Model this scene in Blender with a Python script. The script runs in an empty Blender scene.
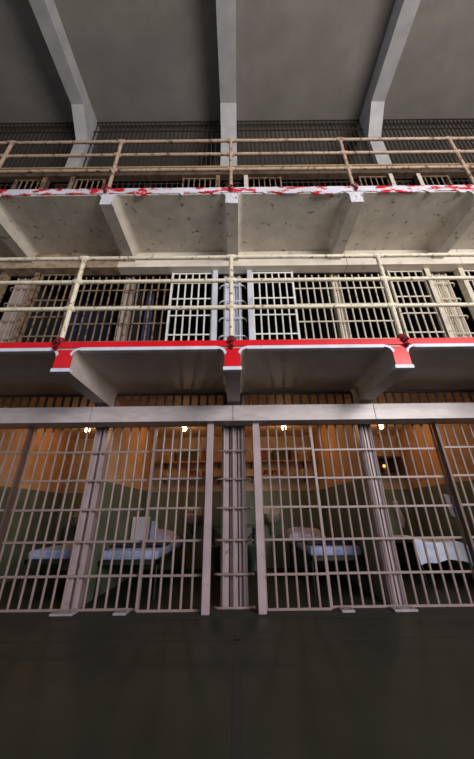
import bpy, math, random
from mathutils import Vector
random.seed(7)
SC = bpy.context.scene
COL = SC.collection

# ------------------------------------------------------------------ camera
cam_data = bpy.data.cameras.new('camera')
cam = bpy.data.objects.new('camera', cam_data); COL.objects.link(cam)
cam_data.sensor_fit = 'VERTICAL'
cam_data.sensor_height = 36.0
cam_data.lens = 308.94 / 759.0 * 36.0
cam_data.shift_y = -24.5 / 759.0
cam_data.clip_start = 0.02
th, yaw, roll = math.radians(27.1335), 0.002, 0.012
from mathutils import Matrix
fwd0 = Vector((0, math.cos(th), math.sin(th))); up0 = Vector((0, -math.sin(th), math.cos(th))); rt0 = Vector((1, 0, 0))
cr, sr = math.cos(roll), math.sin(roll)
rt1 = rt0 * cr - up0 * sr
up1 = rt0 * sr + up0 * cr
Rz = Matrix.Rotation(-yaw, 3, 'Z')
rt1, up1, fw1 = Rz @ rt1, Rz @ up1, Rz @ fwd0
m = Matrix((rt1, up1, -fw1)).transposed().to_4x4()
m.translation = Vector((0.052, 0, 0.884))
cam.matrix_world = m
SC.camera = cam

# ------------------------------------------------------------------ light
w = bpy.data.worlds.new('world'); SC.world = w; w.use_nodes = True
w.node_tree.nodes['Background'].inputs[0].default_value = (0.80, 0.86, 1.0, 1)
w.node_tree.nodes['Background'].inputs[1].default_value = 0.07

def area(name, loc, target, sx, sy, energy, color, spread=180):
    d = bpy.data.lights.new(name, 'AREA'); d.shape = 'RECTANGLE'; d.size = sx; d.size_y = sy
    d.energy = energy; d.color = color; d.spread = math.radians(spread)
    o = bpy.data.objects.new(name, d); COL.objects.link(o)
    o.location = loc
    o.rotation_euler = (Vector(target) - Vector(loc)).to_track_quat('-Z', 'Y').to_euler()
    return o
# daylight of the tall windows across the hall and of the roof lights
area('window_daylight', (5.6, -5.0, 3.8), (1.0, 4.0, 4.6), 5.0, 3.4, 810, (1.0, 0.95, 0.91))
area('window_daylight', (-5.0, -6.0, 3.6), (-1.0, 4.0, 4.6), 3.0, 2.6, 70, (0.86, 0.90, 1.0))
area('roof_light', (0.5, -1.2, 9.0), (0.2, 3.6, 3.0), 2.0, 1.0, 35, (0.86, 0.90, 1.0))
SC.view_settings.view_transform = 'Standard'
SC.view_settings.look = 'None'
SC.view_settings.exposure = 0.35
SC.view_settings.gamma = 1.0
SC.view_settings.use_curve_mapping = False

# ------------------------------------------------------------------ materials
def srgb(r, g, b):
    f = lambda c: (c / 255 / 12.92) if c / 255 <= 0.04045 else ((c / 255 + 0.055) / 1.055) ** 2.4
    return (f(r), f(g), f(b), 1)

def paint(name, col, rough=0.5, wear=None, amount=0.5, scale=6.0, metal=0.0, bump=0.0, sharp=0.04, mottle=0.12, stretch=None):
    """paint with mottling and optional worn patches of a second colour"""
    M = bpy.data.materials.new(name); M.use_nodes = True
    nt = M.node_tree; N = nt.nodes; L = nt.links
    b = N['Principled BSDF']; b.inputs['Roughness'].default_value = rough; b.inputs['Metallic'].default_value = metal
    tc = N.new('ShaderNodeTexCoord'); mp = N.new('ShaderNodeMapping')
    geo = N.new('ShaderNodeNewGeometry')
    L.new(geo.outputs['Position'], mp.inputs['Vector'])
    if stretch: mp.inputs['Scale'].default_value = stretch
    n1 = N.new('ShaderNodeTexNoise'); n1.inputs['Scale'].default_value = scale * 0.6; n1.inputs['Detail'].default_value = 6
    L.new(mp.outputs[0], n1.inputs['Vector'])
    mr = N.new('ShaderNodeMapRange'); mr.inputs['From Min'].default_value = 0.3; mr.inputs['From Max'].default_value = 0.7
    mr.inputs['To Min'].default_value = 1 - mottle; mr.inputs['To Max'].default_value = 1 + mottle
    L.new(n1.outputs['Fac'], mr.inputs['Value'])
    mul = N.new('ShaderNodeVectorMath'); mul.operation = 'SCALE'
    mul.inputs[0].default_value = col[:3]; L.new(mr.outputs[0], mul.inputs['Scale'])
    out = mul.outputs[0]
    if wear:
        n2 = N.new('ShaderNodeTexNoise'); n2.inputs['Scale'].default_value = scale; n2.inputs['Detail'].default_value = 8
        n2.inputs['Roughness'].default_value = 0.65
        L.new(mp.outputs[0], n2.inputs['Vector'])
        r2 = N.new('ShaderNodeMapRange'); r2.inputs['From Min'].default_value = 1 - amount - sharp; r2.inputs['From Max'].default_value = 1 - amount + sharp
        L.new(n2.outputs['Fac'], r2.inputs['Value'])
        mx = N.new('ShaderNodeMix'); mx.data_type = 'RGBA'
        L.new(r2.outputs[0], mx.inputs['Factor']); L.new(out, mx.inputs[6]); mx.inputs[7].default_value = wear
        out = mx.outputs[2]
    L.new(out, b.inputs['Base Color'])
    if bump:
        bp = N.new('ShaderNodeBump'); bp.inputs['Strength'].default_value = bump; bp.inputs['Distance'].default_value = 0.02
        n3 = N.new('ShaderNodeTexNoise'); n3.inputs['Scale'].default_value = scale * 4; n3.inputs['Detail'].default_value = 5
        L.new(mp.outputs[0], n3.inputs['Vector']); L.new(n3.outputs['Fac'], bp.inputs['Height']); L.new(bp.outputs[0], b.inputs['Normal'])
    return M

def wall_two_tone(name, top, low, zs):
    """cream wall with a green painted dado below each height in zs (one per tier)"""
    M = bpy.data.materials.new(name); M.use_nodes = True
    nt = M.node_tree; N = nt.nodes; L = nt.links
    b = N['Principled BSDF']; b.inputs['Roughness'].default_value = 0.6
    geo = N.new('ShaderNodeNewGeometry'); sp = N.new('ShaderNodeSeparateXYZ'); L.new(geo.outputs['Position'], sp.inputs[0])
    lt = N.new('ShaderNodeMath'); lt.operation = 'LESS_THAN'; lt.inputs[1].default_value = zs
    L.new(sp.outputs['Z'], lt.inputs[0])
    mx = N.new('ShaderNodeMix'); mx.data_type = 'RGBA'; mx.inputs[6].default_value = top; mx.inputs[7].default_value = low
    L.new(lt.outputs[0], mx.inputs['Factor'])
    n = N.new('ShaderNodeTexNoise'); n.inputs['Scale'].default_value = 3.5; n.inputs['Detail'].default_value = 7
    L.new(geo.outputs['Position'], n.inputs['Vector'])
    mr = N.new('ShaderNodeMapRange'); mr.inputs['From Min'].default_value = .3; mr.inputs['From Max'].default_value = .7
    mr.inputs['To Min'].default_value = .78; mr.inputs['To Max'].default_value = 1.15
    L.new(n.outputs['Fac'], mr.inputs['Value'])
    sc = N.new('ShaderNodeVectorMath'); sc.operation = 'SCALE'
    L.new(mx.outputs[2], sc.inputs[0]); L.new(mr.outputs[0], sc.inputs['Scale']); L.new(sc.outputs[0], b.inputs['Base Color'])
    return M

RUST = srgb(92, 58, 38)
MAT = dict(
    bar=paint('mauve_bar_paint', srgb(142, 124, 122), 0.42, RUST, 0.33, 14),
    post=paint('mauve_post_paint', srgb(164, 146, 152), 0.38, srgb(110, 84, 76), 0.33, 9),
    stile=paint('dark_brown_steel_and_shade', srgb(92, 74, 70), 0.5, RUST, 0.4, 10),  # dark steel; on the far doors it also paints the stile's shaded side
    header=paint('lavender_grey_steel', srgb(196, 186, 190), 0.34, srgb(160, 146, 146), 0.4, 5, sharp=.25, mottle=.06, stretch=(1, 1, 3)),
    header_cream=paint('cream_steel', srgb(222, 212, 198), 0.42, srgb(170, 158, 140), 0.34, 5, sharp=.08),
    header_rust=paint('stained_brown_steel', srgb(178, 156, 134), 0.55, srgb(128, 104, 84), 0.45, 6, sharp=.1),
    header_dark=paint('dark_brown_housing', srgb(96, 78, 62), 0.6, srgb(60, 46, 36), 0.45, 5, sharp=.1),
    strip=paint('tan_strip', srgb(186, 160, 116), 0.5, RUST, 0.36, 12),
    white_bar=paint('white_bar_paint', srgb(236, 234, 230), 0.4, srgb(150, 140, 125), 0.28, 16),
    cream_bar=paint('cream_bar_paint', srgb(214, 204, 186), 0.45, srgb(130, 104, 78), 0.36, 14),
    tan_bar=paint('rusty_tan_bar_paint', srgb(140, 120, 98), 0.55, RUST, 0.45, 12),
    pier_blue=paint('pale_blue_pier_paint', srgb(206, 208, 220), 0.45, srgb(150, 140, 140), 0.34, 8),
    pier_rust=paint('rust_streaked_pier_paint', srgb(176, 160, 150), 0.55, srgb(116, 78, 60), 0.34, 9),
    rail=paint('chipped_cream_pipe_paint', srgb(224, 214, 192), 0.4, srgb(128, 100, 78), 0.40, 18, sharp=.03, bump=.2),
    rail_top=paint('chipped_pink_tan_pipe_paint', srgb(178, 152, 132), 0.45, srgb(96, 66, 54), 0.42, 16, sharp=.04, bump=.2),
    soffit=paint('grey_soffit_paint', srgb(184, 174, 168), 0.6, srgb(160, 150, 144), 0.4, 3, sharp=.15),
    soffit_up=paint('stained_soffit_paint', srgb(200, 192, 180), 0.62, srgb(110, 102, 94), 0.37, 9, sharp=.03, bump=.25),
    slab_top=paint('worn_concrete', srgb(120, 112, 104), 0.8),
    red=paint('glossy_red_paint', srgb(214, 18, 34), 0.28, srgb(120, 12, 20), 0.28, 12),
    palestrip=paint('pale_blue_white_paint', srgb(206, 212, 228), 0.45, srgb(150, 150, 160), 0.34, 12),
    peel=paint('peeling_white_and_red_paint', srgb(206, 204, 216), 0.5, srgb(190, 22, 34), 0.47, 5.0, sharp=.012, stretch=(1, 1, 2.5)),
    flake=paint('flaking_white_paint', srgb(206, 204, 212), 0.55, srgb(120, 108, 100), 0.42, 12, sharp=.03),
    clamp=paint('dark_stained_clamp', srgb(128, 16, 28), 0.4, srgb(30, 16, 18), 0.42, 14),
    ceiling=paint('grey_ceiling_paint', srgb(138, 132, 126), 0.75, srgb(124, 118, 112), 0.4, 2, sharp=.2),
    beam=paint('pale_grey_beam_paint', srgb(176, 174, 174), 0.6),
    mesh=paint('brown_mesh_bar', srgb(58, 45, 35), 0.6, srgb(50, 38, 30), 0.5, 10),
    void=paint('deep_shade_paint', srgb(34, 32, 30), 0.9),  # deep shade of the dark spaces put into the colour
    dim_wall=paint('shade_painted_plaster', srgb(44, 45, 50), 0.85),  # shade of the unlit upper cells put into the wall colour
    cell_ceiling=paint('cream_cell_ceiling', srgb(206, 180, 146), 0.7, srgb(160, 134, 104), 0.4, 5, sharp=.15),
    cell_wall=wall_two_tone('cream_wall_with_green_dado', srgb(200, 158, 118), srgb(96, 108, 90), 1.275),
    back_wall=wall_two_tone('cream_back_wall_with_green_dado', srgb(196, 178, 156), srgb(112, 126, 108), 1.275),
    cell_floor=paint('dark_cell_concrete', srgb(70, 70, 68), 0.8),
    mattress=paint('pale_blue_ticking', srgb(172, 186, 228), 0.85, srgb(134, 150, 208), 0.42, 14, sharp=.08, bump=.4),
    sheet=paint('white_sheet', srgb(224, 232, 255), 0.85, srgb(190, 200, 236), 0.42, 9, sharp=.12, bump=.3),
    dim_blue=paint('dim_blue_tone', srgb(92, 98, 132), 0.9),  # bluish background tone, for the made-up cloths
    navy=paint('navy_blanket', srgb(34, 38, 60), 0.9),
    pink=paint('pinkish_grey_blanket', srgb(196, 194, 236), 0.9, srgb(164, 162, 210), 0.45, 9, sharp=.1, bump=.3),
    board=paint('pale_lavender_board', srgb(206, 200, 214), 0.7),
    steel=paint('dark_green_steel', srgb(26, 31, 30), 0.5),
    porcelain=paint('grimy_porcelain', srgb(190, 180, 166), 0.3, srgb(110, 96, 80), 0.38, 14, sharp=.1),
    greenware=paint('dark_green_ware', srgb(60, 84, 72), 0.4),
    shelf=paint('ochre_shelf_board', srgb(186, 150, 96), 0.6, srgb(116, 86, 54), 0.4, 10),
    darkbox=paint('dark_olive_box', srgb(66, 62, 44), 0.7),
    redbox=paint('red_brown_cover', srgb(122, 56, 40), 0.6),
    tanbox=paint('tan_card', srgb(158, 128, 92), 0.7),
    plate=paint('pale_floor_plate', srgb(150, 144, 148), 0.5, srgb(100, 92, 90), 0.38, 18),
    brass=paint('dull_brass', srgb(130, 110, 70), 0.4, metal=0.6),
)
def emit(name, col, s):
    M = bpy.data.materials.new(name); M.use_nodes = True
    b = M.node_tree.nodes['Principled BSDF']
    b.inputs['Base Color'].default_value = col
    b.inputs['Emission Color'].default_value = col; b.inputs['Emission Strength'].default_value = s
    return M
MAT['bulb'] = emit('lit_warm_glass', (1.0, 0.74, 0.42, 1), 9.0)
MAT['amber'] = emit('amber_glow', (1.0, 0.36, 0.08, 1), 3.0)

def floor_material():
    M = bpy.data.materials.new('dark_polished_concrete'); M.use_nodes = True
    nt = M.node_tree; N = nt.nodes; L = nt.links
    b = N['Principled BSDF']
    geo = N.new('ShaderNodeNewGeometry')
    n = N.new('ShaderNodeTexNoise'); n.inputs['Scale'].default_value = 1.6; n.inputs['Detail'].default_value = 8
    L.new(geo.outputs['Position'], n.inputs['Vector'])
    cr = N.new('ShaderNodeValToRGB')
    cr.color_ramp.elements[0].position = .3; cr.color_ramp.elements[0].color = srgb(36, 39, 33)
    cr.color_ramp.elements[1].position = .75; cr.color_ramp.elements[1].color = srgb(50, 53, 45)
    L.new(n.outputs['Fac'], cr.inputs[0]); L.new(cr.outputs[0], b.inputs['Base Color'])
    b.inputs['Roughness'].default_value = 0.55
    b.inputs['Specular IOR Level'].default_value = 0.25
    return M
MAT['floor'] = floor_material()
MAT['joint'] = paint('dirty_floor_joint', srgb(32, 31, 27), 0.9)

# ------------------------------------------------------------------ mesh helpers
class MB:
    def __init__(s): s.v = []; s.f = []
    def box(s, x0, x1, y0, y1, z0, z1):
        n = len(s.v)
        s.v += [(x0, y0, z0), (x1, y0, z0), (x1, y1, z0), (x0, y1, z0), (x0, y0, z1), (x1, y0, z1), (x1, y1, z1), (x0, y1, z1)]
        s.f += [tuple(n + i for i in q) for q in ((0, 3, 2, 1), (4, 5, 6, 7), (0, 1, 5, 4), (1, 2, 6, 5), (2, 3, 7, 6), (3, 0, 4, 7))]
        return s
    def prism(s, pts, axis, a0, a1):
        """extrude polygon pts along an axis: 'y' takes (x,z), 'x' takes (y,z), 'z' takes (x,y)"""
        n = len(s.v); k = len(pts)
        for a in (a0, a1):
            for p, q in pts:
                s.v.append({'y': (p, a, q), 'x': (a, p, q), 'z': (p, q, a)}[axis])
        s.f.append(tuple(range(n, n + k))); s.f.append(tuple(reversed(range(n + k, n + 2 * k))))
        for i in range(k):
            j = (i + 1) % k; s.f.append((n + i, n + k + i, n + k + j, n + j))
        return s
    def tube(s, path, r, seg=10, caps=True):
        path = [Vector(p) for p in path]; n0 = len(s.v)
        for i, p in enumerate(path):
            t = (path[min(i + 1, len(path) - 1)] - path[max(i - 1, 0)]).normalized()
            u = t.cross(Vector((0, 0, 1)));
            if u.length < 1e-3: u = t.cross(Vector((0, 1, 0)))
            u.normalize(); v = t.cross(u)
            rr = r[i] if isinstance(r, (list, tuple)) else r
            for a in range(seg):
                A = 2 * math.pi * a / seg
                s.v.append(tuple(p + u * math.cos(A) * rr + v * math.sin(A) * rr))
        for i in range(len(path) - 1):
            for a in range(seg):
                b = (a + 1) % seg
                s.f.append((n0 + i * seg + a, n0 + i * seg + b, n0 + (i + 1) * seg + b, n0 + (i + 1) * seg + a))
        if caps:
            s.f.append(tuple(reversed(range(n0, n0 + seg))))
            e = n0 + (len(path) - 1) * seg; s.f.append(tuple(range(e, e + seg)))
        return s
    def lathe(s, prof, c, seg=20):
        n0 = len(s.v)
        for r, z in prof:
            for a in range(seg):
                A = 2 * math.pi * a / seg
                s.v.append((c[0] + r * math.cos(A), c[1] + r * math.sin(A), c[2] + z))
        for i in range(len(prof) - 1):
            for a in range(seg):
                b = (a + 1) % seg
                s.f.append((n0 + i * seg + a, n0 + i * seg + b, n0 + (i + 1) * seg + b, n0 + (i + 1) * seg + a))
        return s
    def cloth(s, x0, x1, y0, y1, zf, nx=18, ny=18, thick=0.02):
        """a thick sheet with top height zf(u,v)"""
        n0 = len(s.v)
        for layer in (0, 1):
            for j in range(ny + 1):
                for i in range(nx + 1):
                    u, v = i / nx, j / ny
                    z = zf(u, v)
                    s.v.append((x0 + (x1 - x0) * u, y0 + (y1 - y0) * v, z if layer == 0 else z - thick))
        W = nx + 1; T = W * (ny + 1)
        for j in range(ny):
            for i in range(nx):
                a = n0 + j * W + i
                s.f.append((a, a + 1, a + W + 1, a + W)); s.f.append((T + a, T + a + W, T + a + W + 1, T + a + 1))
        for i in range(nx):
            a = n0 + i; s.f.append((a, T + a, T + a + 1, a + 1)); a = n0 + ny * W + i; s.f.append((a, a + 1, T + a + 1, T + a))
        for j in range(ny):
            a = n0 + j * W; s.f.append((a, a + W, T + a + W, T + a)); a = n0 + j * W + nx; s.f.append((a, T + a, T + a + W, a + W))
        return s
    def mesh(s, name, off=(0, 0, 0), smooth=False):
        me = bpy.data.meshes.new(name)
        me.from_pydata([(a - off[0], b - off[1], c - off[2]) for a, b, c in s.v], [], s.f)
        me.validate(); me.update()
        import bmesh
        bm = bmesh.new(); bm.from_mesh(me); bmesh.ops.recalc_face_normals(bm, faces=bm.faces); bm.to_mesh(me); bm.free()
        if smooth:
            for p in me.polygons: p.use_smooth = True
            if hasattr(me, 'set_sharp_from_angle'): me.set_sharp_from_angle(angle=math.radians(40))
        return me

def root(name, loc, label, cat, group=None, kind=None):
    o = bpy.data.objects.new(name, None); COL.objects.link(o); o.location = loc
    o.empty_display_size = 0.1
    if label: o['label'] = label
    if cat: o['category'] = cat
    if group: o['group'] = group
    if kind: o['kind'] = kind
    return o

def wloc(o):
    v = Vector(o.location)
    while o.parent: o = o.parent; v += Vector(o.location)
    return v

def part(name, mb, mat, parent, smooth=False, bevel=0, label=None, origin=None):
    """one part, given in world coordinates, under its thing"""
    base = wloc(parent)
    org = Vector(origin) if origin else base
    me = mb.mesh(name, org, smooth)
    me.materials.append(MAT[mat])
    o = bpy.data.objects.new(name, me); COL.objects.link(o); o.parent = parent; o.location = org - base
    if bevel:
        b = o.modifiers.new('bevel', 'BEVEL'); b.width = bevel; b.segments = 2; b.limit_method = 'ANGLE'
    if label: o['label'] = label
    return o

def solo(name, mb, mat, label=None, cat=None, group=None, kind=None, smooth=False, bevel=0, loc=(0, 0, 0)):
    me = mb.mesh(name, loc, smooth); me.materials.append(MAT[mat])
    o = bpy.data.objects.new(name, me); COL.objects.link(o); o.location = loc
    for k, v in (('label', label), ('category', cat), ('group', group), ('kind', kind)):
        if v: o[k] = v
    if bevel:
        b = o.modifiers.new('bevel', 'BEVEL'); b.width = bevel; b.segments = 2; b.limit_method = 'ANGLE'
    return o

_shared = {}
def bar_mesh(length, r, mat, horizontal=False, flat=None):
    key = (round(length, 4), r, mat, horizontal, flat)
    if key not in _shared:
        mb = MB()
        if flat: mb.box(0, length, -flat[0] / 2, flat[0] / 2, -flat[1] / 2, flat[1] / 2)
        elif horizontal: mb.tube([(0, 0, 0), (length, 0, 0)], r, 8)
        else: mb.tube([(0, 0, 0), (0, 0, length)], r, 8)
        me = mb.mesh('bar', (0, 0, 0), smooth=not flat); me.materials.append(MAT[mat]); _shared[key] = me
    return _shared[key]
def inst(name, me, parent, wpos):
    o = bpy.data.objects.new(name, me); COL.objects.link(o); o.parent = parent
    o.location = Vector(wpos) - wloc(parent)
    return o

# ------------------------------------------------------------------ layout
G = 4.055        # plane of the fixed bars
GD = 3.985       # plane of the sliding doors
W = 1.75         # cell pitch
BACK = 6.70      # rear wall of the cells
EDGE = 2.759     # front edge of the walkways
XL, XR = -6.2, 6.2
TIER = {1: 0.0, 2: 2.472, 3: 4.915}
TOPZ = {1: 1.915, 2: 4.468, 3: 6.99}
TNAME = {1: 'ground tier', 2: 'middle tier', 3: 'top tier'}

# ------------------------------------------------------------------ setting
fl = solo('floor', MB().box(XL - 2, XR + 2, -8, 7.0, -0.12, 0), 'floor', kind='structure')
jm = MB(); jm.box(0.012, 0.052, -2, 3.95, 0.0, 0.0015)
part('floor_joint', jm, 'joint', fl)
jm = MB(); jm.box(-6, 6, 3.16, 3.185, 0.0, 0.0015)
part('floor_joint', jm, 'joint', fl)
jm = MB(); jm.box(-6, 6, 3.74, 4.12, 0.0, 0.002)
part('threshold_strip', jm, 'joint', fl)
solo('ceiling', MB().box(XL - 1, XR + 1, -3.0, 7.0, 9.30, 9.45), 'ceiling', kind='structure')
solo('wall_back', MB().box(XL, XR, BACK, BACK + 0.15, 0, 2.34), 'back_wall', kind='structure')
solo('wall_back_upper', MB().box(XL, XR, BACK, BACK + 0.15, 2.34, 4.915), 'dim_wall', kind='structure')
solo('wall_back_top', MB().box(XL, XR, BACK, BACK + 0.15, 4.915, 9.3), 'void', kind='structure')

# cell partitions, cell ceilings
for k in range(-3, 4):
    x = k * W
    solo('wall_partition', MB().box(x - .08, x + .08, 4.22, BACK, 0, 2.34), 'cell_wall', kind='structure')
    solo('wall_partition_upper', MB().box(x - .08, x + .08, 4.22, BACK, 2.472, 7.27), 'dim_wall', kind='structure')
solo('ceiling_cell', MB().box(XL, XR, 4.075, BACK, 2.34, 2.47), 'cell_ceiling', kind='structure')
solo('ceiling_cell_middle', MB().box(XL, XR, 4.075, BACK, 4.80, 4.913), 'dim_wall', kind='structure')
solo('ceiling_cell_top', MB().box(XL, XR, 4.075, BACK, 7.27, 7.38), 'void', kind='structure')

# columns carrying the ceiling beams
for x, hw in ((-3.365, .135), (-0.065, .175), (3.215, .145)):
    mb = MB()
    prof = [(4.25, 7.30), (3.95, 7.30), (3.95, 8.40), (3.50, 8.88), (-2.9, 8.88), (-2.9, 9.30), (4.25, 9.30)]
    mb.prism(prof, 'x', x - hw, x + hw)
    solo('ceiling_beam', mb, 'beam', kind='structure')

# walkways --------------------------------------------------------------
def fillet(cx, cz, r, a0, a1, n=5):
    return [(cx + r * math.cos(math.radians(a0 + (a1 - a0) * i / n)), cz + r * math.sin(math.radians(a0 + (a1 - a0) * i / n))) for i in range(n + 1)]

def walkway(name, zt, zb, soff, bz, bks, bw, painted, label_end):
    r0 = root(name, (0, EDGE, zb), None, None, kind='structure')
    part('slab', MB().box(XL, XR, EDGE + .012, 4.07, zb, zt), soff, r0)
    rr = .07
    for k in bks:
        x = k * 1.69 + 0.012
        h = bw / 2
        prof = [(x - h, bz), (x + h, bz)]
        prof += [(x + h, zb - rr)] + fillet(x + h + rr, zb - rr, rr, 180, 90)[1:] + [(x + h + rr, zb + .005)]
        prof += [(x - h - rr, zb + .005)] + list(fillet(x - h - rr, zb - rr, rr, 90, 0))[:-1] + [(x - h, zb - rr)]
        b = MB().prism(prof, 'y', EDGE + .012, 3.99)
        br = part('bracket', b, soff, r0, origin=(x, EDGE + .012, zb))
        if painted == 'red':
            p2 = [(x - h, bz + .03), (x + h, bz + .03)] + prof[2:]
            part('painted_end', MB().prism(p2, 'y', EDGE - .004, EDGE + .012), 'red', br, label='glossy red painted bracket end')
            for sg in (-1, 1):
                cx, cz = x + sg * (h + rr), zb - rr
                arc = [(cx - sg * (rr + .0) * math.cos(math.radians(a)), cz + (rr + .0) * math.sin(math.radians(a))) for a in range(0, 91, 15)]
                arc2 = [(cx - sg * (rr + .026) * math.cos(math.radians(a)), cz + (rr + .026) * math.sin(math.radians(a))) for a in range(90, 14, -15)]
                part('fillet_strip', MB().prism(arc + arc2, 'y', EDGE - .009, EDGE + .012), 'palestrip', br)
            part('end_strip', MB().box(x - h - .012, x + h + .012, EDGE - .008, EDGE + .05, bz - .006, bz + .03), 'palestrip', br, label='pale strip under the bracket end')
        else:
            part('painted_end', MB().prism(prof, 'y', EDGE - .004, EDGE + .012), 'flake', br, label='flaking white painted bracket end')
    if painted == 'red':
        part('edge_band', MB().box(XL, XR, EDGE - .006, EDGE + .012, zb + .03, zt), 'red', r0, label='glossy red painted edge')
        # pale strip between the brackets
        mb = MB(); xs = sorted(bks)
        for a, b in zip(xs[:-1], xs[1:]):
            mb.box(a * 1.69 + .012 + bw / 2 + rr, b * 1.69 + .012 - bw / 2 - rr, EDGE - .008, EDGE + .05, zb - .006, zb + .03)
        part('lower_strip', mb, 'palestrip', r0, label='pale blue white strip below the red edge')
    else:
        # ragged lower edge of peeling paint
        mb = MB(); n = 260; n0 = 0
        rnd = random.Random(3); low = []; cur = 0
        for i in range(n + 1):
            if rnd.random() < .35: cur = rnd.choice([0, 0, .01, .025, .045, -.012])
            low.append(zb + .014 - cur + rnd.uniform(-.004, .004))
        for i in range(n):
            xa, xb = XL + (XR - XL) * i / n, XL + (XR - XL) * (i + 1) / n
            k0 = len(mb.v)
            for yy in (EDGE - .006, EDGE + .012):
                mb.v += [(xa, yy, low[i]), (xb, yy, low[i + 1]), (xb, yy, zt), (xa, yy, zt)]
            mb.f += [(k0, k0 + 1, k0 + 2, k0 + 3), (k0 + 7, k0 + 6, k0 + 5, k0 + 4), (k0, k0 + 4, k0 + 5, k0 + 1), (k0 + 3, k0 + 2, k0 + 6, k0 + 7)]
        part('edge_band', mb, 'peel', r0, label='peeling white and red painted edge')
    return r0
walkway('walkway_lower', 2.468, 2.37, 'soffit', 2.14, range(-3, 4), .16, 'red', '')
walkway('walkway_upper', 4.912, 4.79, 'soffit_up', 4.585, range(-3, 4), .17, 'peel', '')

# guard rails ------------------------------------------------------------
def guard(zs, base, mat, posts, label, foot):
    r0 = root('guard_rail', (posts[len(posts) // 2], EDGE + .03, base), label, 'railing')
    y = EDGE + .035
    for z in zs:
        rad = .024 if z < zs[0] else .025
        mb = MB(); pth = []
        n = 24
        for i in range(n + 1):
            pth.append((XL + .3 + (XR - XL - .6) * i / n, y, z + random.uniform(-.0025, .0025)))
        part('rail', mb.tube(pth, rad, 12), mat, r0, smooth=True)
    for x in posts:
        p = part('post', MB().tube([(x, y, base), (x, y, zs[0])], .026, 12), mat, r0, smooth=True, origin=(x, y, base))
        part('foot', MB().tube([(x, y, base), (x, y, base + .05), (x, y, base + .065)], [.047, .043, .028], 12), foot, p, smooth=True, label='dark stained clamp at the foot')
        part('edge_clamp', MB().tube([(x, EDGE - .006, base - .01), (x, EDGE - .02, base - .012), (x, EDGE - .03, base - .03), (x, EDGE - .03, base - .075), (x, EDGE - .01, base - .10)], [.03, .036, .034, .028, .016], 10), foot, p, smooth=True, label='dark stained clamp over the edge')
        for z in zs:
            part('pipe_fitting', MB().tube([(x - .055, y, z), (x - .05, y, z), (x - .02, y, z), (x, y, z), (x + .02, y, z), (x + .05, y, z), (x + .055, y, z)],
                 [.028, .032, .034, .036, .034, .032, .028], 12), mat, p, smooth=True)
guard((3.65, 3.287, 2.907), 2.468, 'rail', [k * 1.775 + .0 for k in range(-3, 4)], 'chipped cream pipe handrail standing on the lower, solid red walkway edge', 'clamp')
guard((6.11, 5.757, 5.379), 4.912, 'rail_top', [k * 1.72 + .0 for k in range(-3, 4)], 'rusty pinkish pipe handrail standing on the upper walkway with peeling edge', 'clamp')

# steel housings above the doors ----------------------------------------
def posword(k, n=3):
    return {-3: 'at the left edge of the picture', -2: 'left of the left bracket', -1: 'between left and central brackets', 0: 'between central and right brackets', 1: 'right of the right bracket', 2: 'at the right edge of the picture'}[k]
for t, (y0, z0, z1) in {1: (3.75, 1.90, 2.095), 2: (3.82, 4.474, 4.788), 3: (3.90, 7.0, 7.27)}.items():
    rng = {1: range(-2, 2), 2: range(-3, 3), 3: range(-3, 3)}[t]
    for k in rng:
        if t == 1: mat = 'header'
        elif t == 2: mat = 'header_rust' if k < -1 else 'header_cream'
        else: mat = 'header_dark'
        pt = 1.88 if t == 2 else 1.765
        xa, xb = k * pt + .004, (k + 1) * pt - .004
        colour = {'header': 'lavender grey', 'header_rust': 'stained brown', 'header_cream': 'cream', 'header_dark': 'dark brown'}[mat]
        r0 = root('door_track_housing', ((xa + xb) / 2, y0, z0), '%s steel housing, %s, %s' % (colour, TNAME[t], posword(k)), 'steel housing', 'steel housings over the %s cells' % TNAME[t])
        part('cover', MB().prism([(y0, z0), (4.0, z0), (4.0, z0 + .012), (y0 + .012, z0 + .012), (y0 + .012, z1 - .012), (4.0, z1 - .012), (4.0, z1), (y0, z1)], 'x', xa, xb), mat, r0)
        part('back_plate', MB().box(xa, xb, 4.0, 4.03, z0, z1), 'stile', r0)
        if t == 3:
            part('trim_strip', MB().box(xa, xb, y0 - .015, y0, z1 - .035, z1 - .005), 'strip', r0, label='tan strip along the upper edge')

# bars ---------------------------------------------------------------------
ZC = {1: [1.59, 1.258, .94, .617, .3, .012], 2: [4.17, 3.85, 3.52, 3.20, 2.88, 2.56], 3: [6.92, 6.6, 6.25, 5.9, 5.5, 5.1]}
ZD = {1: [1.592, 1.262, .945, .622, .306, .012], 2: [4.25, 3.93, 3.61, 3.265, 2.95, 2.6], 3: [6.97, 6.65, 6.3, 5.9, 5.5, 5.1]}
BR = .0132
def side(k):
    return 'left' if k < 0 else 'right'
def barmat(t, x, door=False):
    if t == 1: return 'bar'
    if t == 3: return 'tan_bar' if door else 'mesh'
    if door and abs(x) < 1.2: return 'white_bar'
    return 'tan_bar' if x < -.4 else 'cream_bar'
def barcolour(m):
    return {'bar': 'mauve grey', 'mesh': 'dark brown', 'tan_bar': 'rusty tan', 'white_bar': 'white', 'cream_bar': 'cream'}[m]

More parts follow.
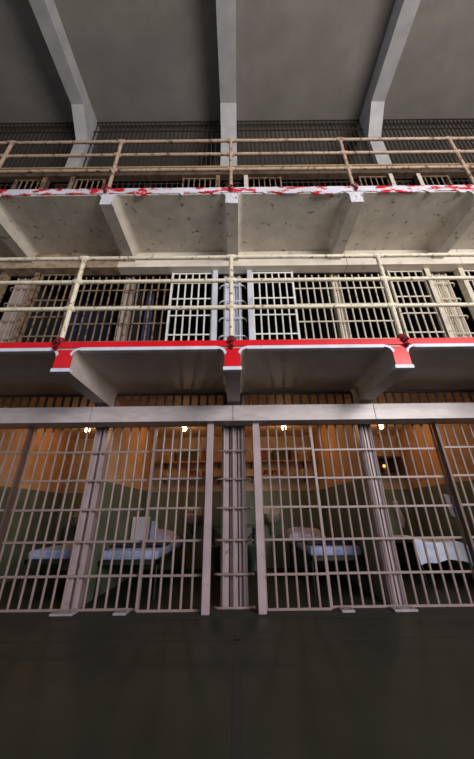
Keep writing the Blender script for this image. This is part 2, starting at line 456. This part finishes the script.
def fixed_grating(t, xa, xb, label):
    z0 = TIER[t] + .004; z1 = TOPZ[t]; mt = barmat(t, (xa + xb) / 2)
    r0 = root('cell_grating', ((xa + xb) / 2, G, z0), label, 'barred panel', 'fixed barred panels of the %s' % TNAME[t])
    n = round((xb - xa) / .1135)
    me = bar_mesh(z1 - z0, BR, mt)
    for i in range(n + 1):
        inst('vertical_bar', me, r0, (xa + (xb - xa) * i / n, G, z0))
    mh = bar_mesh(xb - xa + .03, BR, mt, True, (.012, .022))
    for z in ZC[t]: inst('crossbar', mh, r0, (xa - .015, G - .018, z))
def door(t, xa, xb, label, inner):
    """inner: +1 when the free edge is at xb, -1 when at xa"""
    z0 = TIER[t] + .012; z1 = TOPZ[t] - .018 if t == 1 else TOPZ[t]; mt = barmat(t, (xa + xb) / 2, True)
    r0 = root('cell_door', ((xa + xb) / 2, GD, z0), label, 'cell door', 'sliding barred doors of the %s' % TNAME[t])
    n = max(2, round((xb - xa) / .112))
    me = bar_mesh(z1 - z0 - .02, BR, mt)
    for i in range(1, n):
        inst('vertical_bar', me, r0, (xa + (xb - xa) * i / n, GD, z0))
    mh = bar_mesh(xb - xa, BR, mt, True, (.012, .022))
    for z in ZD[t]: inst('crossbar', mh, r0, (xa, GD - .018, z))
    if t == 2: inst('crossbar', mh, r0, (xa, GD - .018, 4.45))
    free = xb if inner > 0 else xa; hinge = xa if inner > 0 else xb
    far = abs(free) > 1.5 and t == 1
    if far:
        part('stile', MB().box(free - .014, free + .014, GD - .05, GD + .03, z0, z1), 'stile', r0, label='leading stile with its shade painted dark brown')  # shadow on the stile's side put into its dark brown colour
    else:
        part('stile', MB().box(free - .015, free + .015, GD - .028, GD + .02, z0, z1), mt, r0)
    part('stile', MB().box(hinge - .012, hinge + .012, GD - .02, GD + .02, z0, z1), mt, r0)

def post(t, x, s, label):
    z0 = TIER[t] + .002; z1 = {1: 1.898, 2: 4.472, 3: 6.998}[t]
    mat = 'post' if t == 1 else ('pier_blue' if t == 2 and abs(x) < 1 else ('cream_bar' if x > 0 else 'tan_bar'))
    y0 = 3.84 if t == 1 else 3.915
    r0 = root('door_post', (x, y0, z0), label, 'steel post', 'steel posts beside the doors of the %s' % TNAME[t])
    part('flange', MB().box(x - .04, x + .04, y0, y0 + .014, z0, z1), mat, r0, bevel=.003)
    part('web', MB().box(x - .04 if s > 0 else x + .024, x - .024 if s > 0 else x + .04, y0 + .014, y0 + .12, z0, z1), 'stile' if t != 2 else mat, r0)

def pier(t, k, label):
    x = k * W * (.99 if k % 2 else 1.0)
    z0 = TIER[t] + .002; z1 = {1: 2.335, 2: 4.795, 3: 7.265}[t]
    even = k % 2 == 0
    hw = .15 if even else (.08 if t == 1 else .06)
    mat = 'post' if t == 1 else ('pier_blue' if k == 0 and t == 2 else ('pier_rust' if k < 0 and t == 2 else 'cream_bar'))
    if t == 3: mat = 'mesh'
    r0 = root('steel_pier', (x, G + .03, z0), label, 'steel pier', 'fluted piers of the %s' % TNAME[t])
    # fluted plan
    n = 3 if even else 2
    pts = [(x - hw, G + .155), (x - hw, G + .04)]
    w = 2 * hw / n
    for i in range(n):
        a = x - hw + i * w
        if i: pts += [(a - .009, G + .09), (a + .009, G + .09), (a + .009, G + .04)]
        if i < n - 1: pts += [(a + w - .009, G + .04)]
    pts += [(x + hw, G + .04), (x + hw, G + .155)]
    part('shaft', MB().prism(pts, 'z', z0, z1), mat, r0)
    if even:
        b = 'bar' if t == 1 else (mat if t == 2 else 'mesh')
        zt = TOPZ[t] if t != 3 else 6.98
        me = bar_mesh(zt - z0 - .01, BR * 1.05, b)
        for dx in (-.118, -.002, .112):
            inst('vertical_bar', me, r0, (x + dx, G - .002, z0))
        for z in ZC[t]:
            zz = z + (.08 if t == 2 else 0)
            mb = MB().tube([(x - .215, G + .05, zz - .012), (x - .2, G + .01, zz), (x - .165, G - .02, zz), (x + .165, G - .02, zz), (x + .2, G + .01, zz), (x + .215, G + .05, zz - .012)], .012, 8)
            part('crossbar', mb, b, r0, smooth=True)

KW = {-2: 'far left', -1: 'left', 0: 'central', 1: 'right', 2: 'far right', -3: 'outermost left', 3: 'outermost right'}
for t in (1, 2, 3):
    ks = {1: range(-2, 3), 2: range(-2, 3), 3: range(-3, 4)}[t]
    for k in ks:
        even = k % 2 == 0
        look = {1: 'mauve grey', 2: 'pale' if k >= 0 else 'rust streaked', 3: 'dark brown'}[t]
        if even: lab = '%s %s steel pier with three bars in front, %s' % (KW[k], look, TNAME[t])
        else: lab = '%s narrow %s steel pier behind the fixed bars, %s' % (KW[k], look, TNAME[t])
        pier(t, k, lab)
        if even:
            for s in (-1, 1):
                if t == 1 and abs(k) == 2 and s * k > 0: continue
                post(t, k * W + s * .282, s, 'upright steel post on the %s side of the %s pier, %s' % (side(s), KW[k], TNAME[t]))
                a, b = (.33, .99) if k == 0 else (.33, .90)
                xa, xb = sorted((k * W + s * a, k * W + s * b))
                if t == 1 and abs(k) == 2 and s * k > 0: continue
                mm = barcolour(barmat(t, (xa + xb) / 2, True))
                door(t, xa, xb, '%s sliding barred door on the %s side of the %s pier, %s' % (mm, side(s), KW[k], TNAME[t]), s)
    for k in ((-1, 1) if t < 3 else (-3, -1, 1, 3)):
        s = 1 if k > 0 else -1
        if abs(k) == 1: xa, xb = sorted((s * 1.005, s * 2.585))
        else: xa, xb = sorted((s * 4.42, s * 6.0))
        mm = barcolour(barmat(t, (xa + xb) / 2))
        fixed_grating(t, xa, xb, '%s fixed barred panel across the %s narrow pier, %s' % (mm, KW[k], TNAME[t]))

# bars closing the gap above the ground tier housing
for k in range(-2, 2):
    xa, xb = k * W + .12, (k + 1) * W - .12
    r0 = root('transom_grille', ((xa + xb) / 2, G, 2.0), 'row of short dark bars above the ground tier housing, %s' % posword(k), 'grille', 'short grilles above the ground tier housing')
    n = round((xb - xa) / .112)
    me = bar_mesh(.31, .017, 'stile')
    for i in range(n + 1): inst('vertical_bar', me, r0, (xa + (xb - xa) * i / n, G + .0, 2.03))
    part('top_rail', MB().box(xa - .02, xb + .02, G - .02, G + .02, 2.345, 2.366), 'stile', r0)

# mesh screens above the top tier
for nm, xa, xb in (('left of the left beam', -6.1, -3.53), ('between the left and central beams', -3.2, -.27), ('between the central and right beams', .14, 3.04), ('right of the right beam', 3.39, 6.1)):
    r0 = root('screen_grille', ((xa + xb) / 2, G, 7.40), 'tall dark brown barred screen under the ceiling, %s' % nm, 'grille', 'barred screens under the ceiling')
    n = round((xb - xa) / .098)
    me = bar_mesh(9.24 - 7.40, .014, 'mesh')
    for i in range(n + 1): inst('vertical_bar', me, r0, (xa + (xb - xa) * i / n, G, 7.40))
    for z in (7.43, 7.9, 8.37, 8.84, 9.23):
        part('crossbar', MB().box(xa - .02, xb + .02, G - .035, G - .014, z - .014, z + .014), 'mesh', r0)

# floor plates
for x, hw, lab in ((-1.705, .115, 'wide pale floor plate in front of the left narrow pier'), (-1.13, .065, 'small pale floor plate at the edge of the left door'),
                   (1.13, .065, 'small pale floor plate at the edge of the right door'), (1.70, .115, 'wide pale floor plate in front of the right narrow pier')):
    r0 = root('floor_plate', (x, 3.93, .0022), lab, 'floor plate', 'floor plates along the bars')
    part('plate', MB().box(x - hw, x + hw, 3.86, 4.0, .0022, .022), 'plate', r0, bevel=.004)
    for dx in (-.6, .6):
        part('bolt', MB().tube([(x + dx * hw, 3.9, .02), (x + dx * hw, 3.9, .03)], .009, 8), 'stile', r0, smooth=True)

# ------------------------------------------------------------------ cell contents, ground tier
CELLS = {-2: -2.625, -1: -.895, 1: .885, 2: 2.625}
CN = {-2: 'far left cell', -1: 'left middle cell', 1: 'right middle cell', 2: 'far right cell'}
for c, x in CELLS.items():
    y = 5.516; z = 2.338
    r0 = root('ceiling_lamp', (x, y, z - .1), 'small bare glowing bulb on the ceiling of the %s' % CN[c], 'lamp', 'bare bulbs of the ground tier cells')
    part('socket', MB().tube([(x, y, z), (x, y, z - .012), (x, y, z - .015), (x, y, z - .05)], [.045, .045, .024, .022], 12), 'brass', r0, smooth=True)
    part('bulb', MB().lathe([(.0, -.140), (.024, -.136), (.040, -.118), (.046, -.097), (.040, -.076), (.026, -.058), (.016, -.046)], (x, y, z), 16), 'bulb', r0, smooth=True)
    ld = bpy.data.lights.new('bulb_light', 'POINT'); ld.energy = 5.8; ld.color = (1.0, .56, .25); ld.shadow_soft_size = .04
    lo = bpy.data.objects.new('bulb_light', ld); COL.objects.link(lo); lo.parent = r0; lo.location = (0, 0, -.10)

def rumple(a, b, s, seed):
    rnd = random.Random(seed); ph = [rnd.uniform(0, 6.28) for _ in range(6)]
    def f(u, v):
        return a + s * (math.sin(7 * u + ph[0]) * math.cos(5 * v + ph[1]) + .6 * math.sin(13 * u + 4 * v + ph[2]) + .4 * math.sin(21 * v + 9 * u + ph[3])) / 2
    return f

def bed(xa, xb, ya, yb, lab, z=.385, bed_mat='mattress'):
    r0 = root('cell_bed', ((xa + xb) / 2, ya, 0), lab, 'bed', 'beds of the ground tier')
    fr = MB()
    fr.box(xa, xb, ya, ya + .03, z - .045, z); fr.box(xa, xb, yb - .03, yb, z - .045, z)
    fr.box(xa, xa + .03, ya, yb, z - .045, z); fr.box(xb - .03, xb, ya, yb, z - .045, z)
    for i in range(1, 8): fr.box(xa + .03, xb - .03, ya + (yb - ya) * i / 8 - .012, ya + (yb - ya) * i / 8 + .012, z - .03, z - .012)
    part('frame', fr, 'steel', r0)
    for x in (xa + .02, xb - .02):
        for y in (ya + .02, yb - .02):
            part('leg', MB().tube([(x, y, 0), (x, y, z - .04)], .014, 8), 'steel', r0, smooth=True)
    m = MB().box(xa + .01, xb - .01, ya + .01, yb - .01, z, z + .105)
    part('mattress', m, bed_mat, r0, bevel=.035)
    return z + .105

zt = bed(-1.66, -.93, 4.50, 6.55, 'bed with pale blue mattress against the left wall of the left middle cell')
solo('blanket', MB().cloth(-1.64, -.95, 4.78, 5.45, lambda u, v: zt + .036 + .012 * math.sin(9 * u + 5 * v), thick=.02), 'navy', 'dark navy blanket spread on the bed of the left middle cell', 'blanket', loc=(-1.3, 5.1, zt))
def lump(name, x0, x1, y0, y1, z, h, mat, lab, cat, seed):
    rnd = random.Random(seed); p = [rnd.uniform(0, 6) for _ in range(4)]
    def f(u, v):
        e = (math.sin(math.pi * min(max(u, .0), 1)) ** .35) * (math.sin(math.pi * v) ** .35)
        return z + .02 + e * h * (.8 + .12 * math.sin(6 * u + p[0]) + .1 * math.sin(9 * v + 5 * u + p[1]))
    mb = MB(); n0 = 0; nx = ny = 20; Wd = nx + 1
    for j in range(ny + 1):
        for i in range(nx + 1): mb.v.append((x0 + (x1 - x0) * i / nx, y0 + (y1 - y0) * j / ny, f(i / nx, j / ny)))
    for j in range(ny + 1):
        for i in range(nx + 1): mb.v.append((x0 + (x1 - x0) * i / nx, y0 + (y1 - y0) * j / ny, z + .004))
    T = Wd * (ny + 1)
    for j in range(ny):
        for i in range(nx):
            a = j * Wd + i; mb.f.append((a, a + 1, a + Wd + 1, a + Wd)); mb.f.append((T + a, T + a + Wd, T + a + Wd + 1, T + a + 1))
    for i in range(nx):
        mb.f.append((i, T + i, T + i + 1, i + 1)); a = ny * Wd + i; mb.f.append((a, a + 1, T + a + 1, T + a))
    for j in range(ny):
        a = j * Wd; mb.f.append((a, a + Wd, T + a + Wd, T + a)); a = j * Wd + nx; mb.f.append((a, T + a, T + a + Wd, a + Wd))
    return solo(name, mb, mat, lab, cat, smooth=True, loc=((x0 + x1) / 2, (y0 + y1) / 2, z))
lump('folded_blanket', -1.64, -.98, 5.66, 6.3, zt, .20, 'pink', 'pinkish grey bundled blanket at the head of the left middle bed', 'blanket', 1)
mb = MB().prism([(-1.63, zt + .004), (-1.36, zt + .004), (-1.36, zt + .36), (-1.63, zt + .36)], 'y', 5.56, 5.60)
solo('folded_board', mb, 'board', 'pale lavender upright board standing on the bed of the left middle cell', 'board', bevel=.008, loc=(-1.5, 5.58, zt))
mb = MB().prism([(-1.32, zt + .01), (-1.19, zt + .004), (-1.21, zt + .28), (-1.31, zt + .30)], 'y', 5.50, 5.55)
solo('folded_cloth', mb, 'mattress', 'narrow light blue folded cloth standing beside the lavender board', 'cloth', bevel=.015, loc=(-1.25, 5.52, zt))

bed(.96, 1.64, 4.66, 6.55, 'bed with pale blue mattress against the right wall of the right middle cell')
lump('folded_blanket', .84, 1.46, 5.62, 6.4, zt, .19, 'pink', 'pinkish grey bundled blanket at the head of the right middle bed', 'blanket', 4)
solo('blanket', MB().cloth(.98, 1.62, 4.8, 5.6, lambda u, v: zt + .034 + .01 * math.sin(8 * u + 6 * v), thick=.02), 'navy', 'dark navy blanket spread on the bed of the right middle cell', 'blanket', loc=(1.3, 5.2, zt))

bed(-2.66, -1.86, 4.66, 6.55, 'bed with pale mattress seen left of the left narrow pier, far left cell')
bed(2.56, 3.32, 5.1, 6.6, 'bed with dark mattress under a rumpled white sheet, far right cell', z=.32, bed_mat='navy')
def sheetz(u, v):
    top = .485 + .008 * math.sin(10 * u)
    d = min(1, v / .07)
    return top - (1 - d) * (.23 + .05 * math.sin(5 * u + 2)) + .016 * math.sin(8 * u + 3) * math.sin(6 * v + 1) + .010 * math.sin(17 * u + 5 * v) + .045 * max(0, math.sin(4.5 * u + 1.2))
solo('rumpled_sheet', MB().cloth(2.50, 3.27, 4.98, 5.9, sheetz, 34, 36, .016), 'sheet', 'rumpled white sheet hanging over the bed end in the far right cell', 'sheet', smooth=True, loc=(3.0, 5.4, .5))
mb = MB().prism([(3.345, .002), (3.375, .002), (3.405, .80), (3.36, 1.08), (3.21, 1.12), (3.24, .82), (3.345, .76)], 'y', 5.20, 5.235)
solo('folded_board', mb, 'board', 'pale upright board standing between bed and right wall of the far right cell', 'board', bevel=.008, loc=(3.36, 5.21, 0))
# towel on a hook, far right cell
tw = root('hanging_towel', (3.12, BACK - .03, .62), 'pale towel hanging from the rear wall of the far right cell', 'towel')
part('towel', MB().prism([(3.05, 1.06), (3.15, 1.08), (3.21, .74), (3.17, .60), (3.10, .66)], 'y', BACK - .05, BACK - .02), 'sheet', tw, bevel=.01)
part('hook', MB().tube([(3.10, BACK - .001, 1.06), (3.10, BACK - .05, 1.06), (3.10, BACK - .055, 1.08)], .006, 6), 'brass', tw, smooth=True)

def sink(x, lab):
    y1 = BACK; r0 = root('wash_basin', (x, y1, .7), lab, 'sink', 'wash basins on the rear wall')
    prof = [(.0, -.15), (.06, -.15), (.12, -.11), (.16, -.03), (.175, .0), (.165, .012), (.15, .0), (.13, -.04), (.08, -.09), (.0, -.1)]
    part('basin', MB().lathe([(a, z) for a, z in prof], (x, y1 - .178, .86), 20), 'porcelain', r0, smooth=True)
    part('splashback', MB().box(x - .16, x + .16, y1 - .03, y1 - .001, .76, .97), 'porcelain', r0, bevel=.01)
    part('tap', MB().tube([(x, y1 - .03, .9), (x, y1 - .08, .92), (x, y1 - .11, .90)], .012, 8), 'brass', r0, smooth=True)
    part('drain_pipe', MB().tube([(x, y1 - .18, .72), (x, y1 - .18, .6), (x, y1 - .14, .56), (x, y1 - .01, .56)], .02, 8), 'steel', r0, smooth=True)
def toilet(x, lab):
    r0 = root('toilet', (x, BACK - .25, 0), lab, 'toilet', 'toilets by the rear walls')
    part('bowl', MB().lathe([(.11, 0), (.1, .03), (.085, .15), (.12, .25), (.18, .34), (.185, .37), (.16, .375), (.13, .32), (.06, .2), (0, .18)], (x, BACK - .22, 0), 20), 'greenware', r0, smooth=True)
    part('flush_pipe', MB().tube([(x, BACK - .04, .32), (x, BACK - .03, .66), (x, BACK - .001, .68)], .02, 8), 'steel', r0, smooth=True)
for c, xs, xt in ((-1, -.80, -.42), (1, .70, .34), (-2, -2.95, -3.25), (2, 2.35, 2.02)):
    sink(xs, 'grimy wash basin on the rear wall of the %s' % CN[c])
    toilet(xt, 'dark green toilet by the rear wall of the %s' % CN[c])

def shelf(xa, xb, z, lab):
    r0 = root('shelf', ((xa + xb) / 2, BACK, z), lab, 'shelf', 'shelves on the rear walls')
    part('board', MB().box(xa, xb, BACK - .24, BACK - .001, z - .022, z), 'shelf', r0)
    for x in (xa + .25, xb - .25):
        part('shelf_bracket', MB().prism([(BACK - .002, z - .022), (BACK - .2, z - .022), (BACK - .002, z - .13)], 'x', x - .01, x + .01), 'steel', r0)
def item(kind, x, z, wd, dp, h, mat, lab, cat, y=None):
    y = y or BACK - .13; r0 = root(kind, (x, y, z), lab, cat)
    if kind == 'storage_box':
        part('body', MB().box(x - wd / 2, x + wd / 2, y - dp / 2, y + dp / 2, z, z + h * .8), mat, r0, bevel=.004)
        part('lid', MB().box(x - wd / 2 - .005, x + wd / 2 + .005, y - dp / 2 - .005, y + dp / 2 + .004, z + h * .8, z + h), mat, r0, bevel=.004)
    elif kind == 'book':
        part('pages', MB().box(x - wd / 2 + .004, x + wd / 2 - .004, y - dp / 2 + .004, y + dp / 2, z + .002, z + h - .004), 'tanbox', r0)
        part('cover', MB().prism([(x - wd / 2, y + dp / 2), (x - wd / 2, y - dp / 2), (x + wd / 2, y - dp / 2), (x + wd / 2, y + dp / 2), (x + wd / 2 - .004, y + dp / 2), (x + wd / 2 - .004, y - dp / 2 + .004), (x - wd / 2 + .004, y - dp / 2 + .004), (x - wd / 2 + .004, y + dp / 2)], 'z', z, z + h), mat, r0)
    else:
        part('body', MB().lathe([(0, 0), (wd / 2, 0), (wd / 2 * .95, h), (wd / 2 * .85, h), (wd / 2 * .9, .01), (0, .01)], (x, y, z), 14), mat, r0, smooth=True)
        part('handle', MB().tube([(x + wd / 2 - .003, y, z + h * .2), (x + wd / 2 + .025, y, z + h * .35), (x + wd / 2 + .025, y, z + h * .65), (x + wd / 2 - .003, y, z + h * .8)], .005, 6), mat, r0, smooth=True)
for c, a, b in ((-1, -1.665, -.085), (1, .085, 1.645)):
    s = -1 if c < 0 else 1
    shelf(a, b, 1.82, 'upper ochre shelf on the rear wall of the %s' % CN[c])
    shelf(a, b, 1.55, 'lower shelf on the rear wall of the %s' % CN[c])
    item('storage_box', s * .93, 1.821, .30, .2, .2, 'darkbox', 'dark olive box on the upper shelf of the %s' % CN[c], 'box')
    item('storage_box', s * .60, 1.821, .16, .18, .23, 'redbox', 'red brown box on the upper shelf of the %s' % CN[c], 'box')
    item('storage_box', s * 1.38, 1.821, .2, .18, .14, 'tanbox', 'tan box on the upper shelf of the %s' % CN[c], 'box')
    for i in range(4):
        item('book', s * (1.13 + .036 * i), 1.821, .032, .16, .2 - .02 * (i % 3), ['darkbox', 'redbox', 'steel', 'tanbox'][i], '%s upright book between boxes on the upper shelf, %s' % (['dark olive', 'red', 'green', 'tan'][i], CN[c]), 'book')
    item('mug', s * .62, 1.551, .09, .09, .1, 'redbox', 'red mug on the lower shelf of the %s' % CN[c], 'mug')
    item('mug', s * 1.35, 1.551, .09, .09, .1, 'porcelain', 'pale mug on the lower shelf of the %s' % CN[c], 'mug')
    item('storage_box', s * .85, 1.551, .22, .18, .09, 'redbox', 'flat red brown box on the lower shelf of the %s' % CN[c], 'box')

# dark open cabinet under the shelf line in the outer cells
for c, a, b in ((2, 2.80, 3.36), (-2, -2.52, -2.1)):
    r0 = root('cabinet', ((a + b) / 2, BACK, 1.6), 'dark open cabinet on the rear wall of the %s' % CN[c], 'cabinet')
    y0 = BACK - .2
    part('carcass', MB().box(a, b, y0, BACK - .001, 1.86, 1.88).box(a, b, y0, BACK - .001, 1.54, 1.56).box(a, a + .02, y0, BACK - .001, 1.56, 1.86).box(b - .02, b, y0, BACK - .001, 1.56, 1.86), 'stile', r0)
    part('back_panel', MB().box(a + .02, b - .02, BACK - .015, BACK - .001, 1.56, 1.86), 'void', r0)
r0 = root('added_amber_glint', (3.03, BACK - .06, 1.561), 'tiny added glowing bulb for an orange reflection, cabinet of the far right cell', 'lamp')  # added bulb: glows in place of an orange reflection
part('base', MB().lathe([(0, 0), (.035, 0), (.03, .1), (.01, .12), (.0, .12)], (3.03, BACK - .07, 1.561), 12), 'brass', r0, smooth=True)
part('bulb', MB().lathe([(0, .12), (.02, .125), (.026, .15), (.018, .172), (0, .178)], (3.03, BACK - .07, 1.561), 12), 'amber', r0, smooth=True)

# folding tables on the walls beside the central pier
for s, c in ((-1, -1), (1, 1)):
    xw = s * .081
    r0 = root('folding_table', (xw, 5.3, .72), 'green steel folding table on the central wall of the %s' % CN[c], 'table')
    xs_ = sorted((xw, xw + s * .36))
    part('leaf', MB().box(xs_[0], xs_[1], 5.1, 5.75, .70, .72), 'greenware', r0, bevel=.004)
    for y in (5.2, 5.65):
        part('strut', MB().tube([(xw, y, .42), (xw + s * .3, y, .70)], .01, 6), 'steel', r0, smooth=True)

# made-up cloths giving the bluish background tone of the middle tier cells
for i, (xa, xb, yy, lab) in enumerate(((-3.3, -2.3, 5.0, 'made-up dim blue cloth for the bluish background behind the far left middle tier bars'), (-2.02, -1.88, 4.6, 'narrow made-up cloth for the bluish streak left of the rust streaked pier'), (-1.6, -1.46, 4.6, 'narrow made-up cloth for the bluish streak right of the rust streaked pier'))):
    mb = MB(); n = 24; k0 = 0
    zt_, zb_ = (4.79, 3.3) if i == 0 else (4.79, 3.1)
    for d in (0, .012):
        for j in range(n + 1):
            u = j / n; y = yy + d + .03 * math.sin(u * 28)
            mb.v += [(xa + (xb - xa) * u, y, zb_), (xa + (xb - xa) * u, y, zt_)]
    for j in range(n):
        a = 2 * j; b = 2 * (n + 1) + 2 * j
        mb.f += [(a, a + 2, a + 3, a + 1), (b, b + 1, b + 3, b + 2), (a, b, b + 2, a + 2), (a + 1, a + 3, b + 3, b + 1)]
    solo('added_blue_cloth', mb, 'navy' if i == 0 else 'dim_blue', lab, 'cloth', smooth=True, loc=((xa + xb) / 2, yy, zt_))
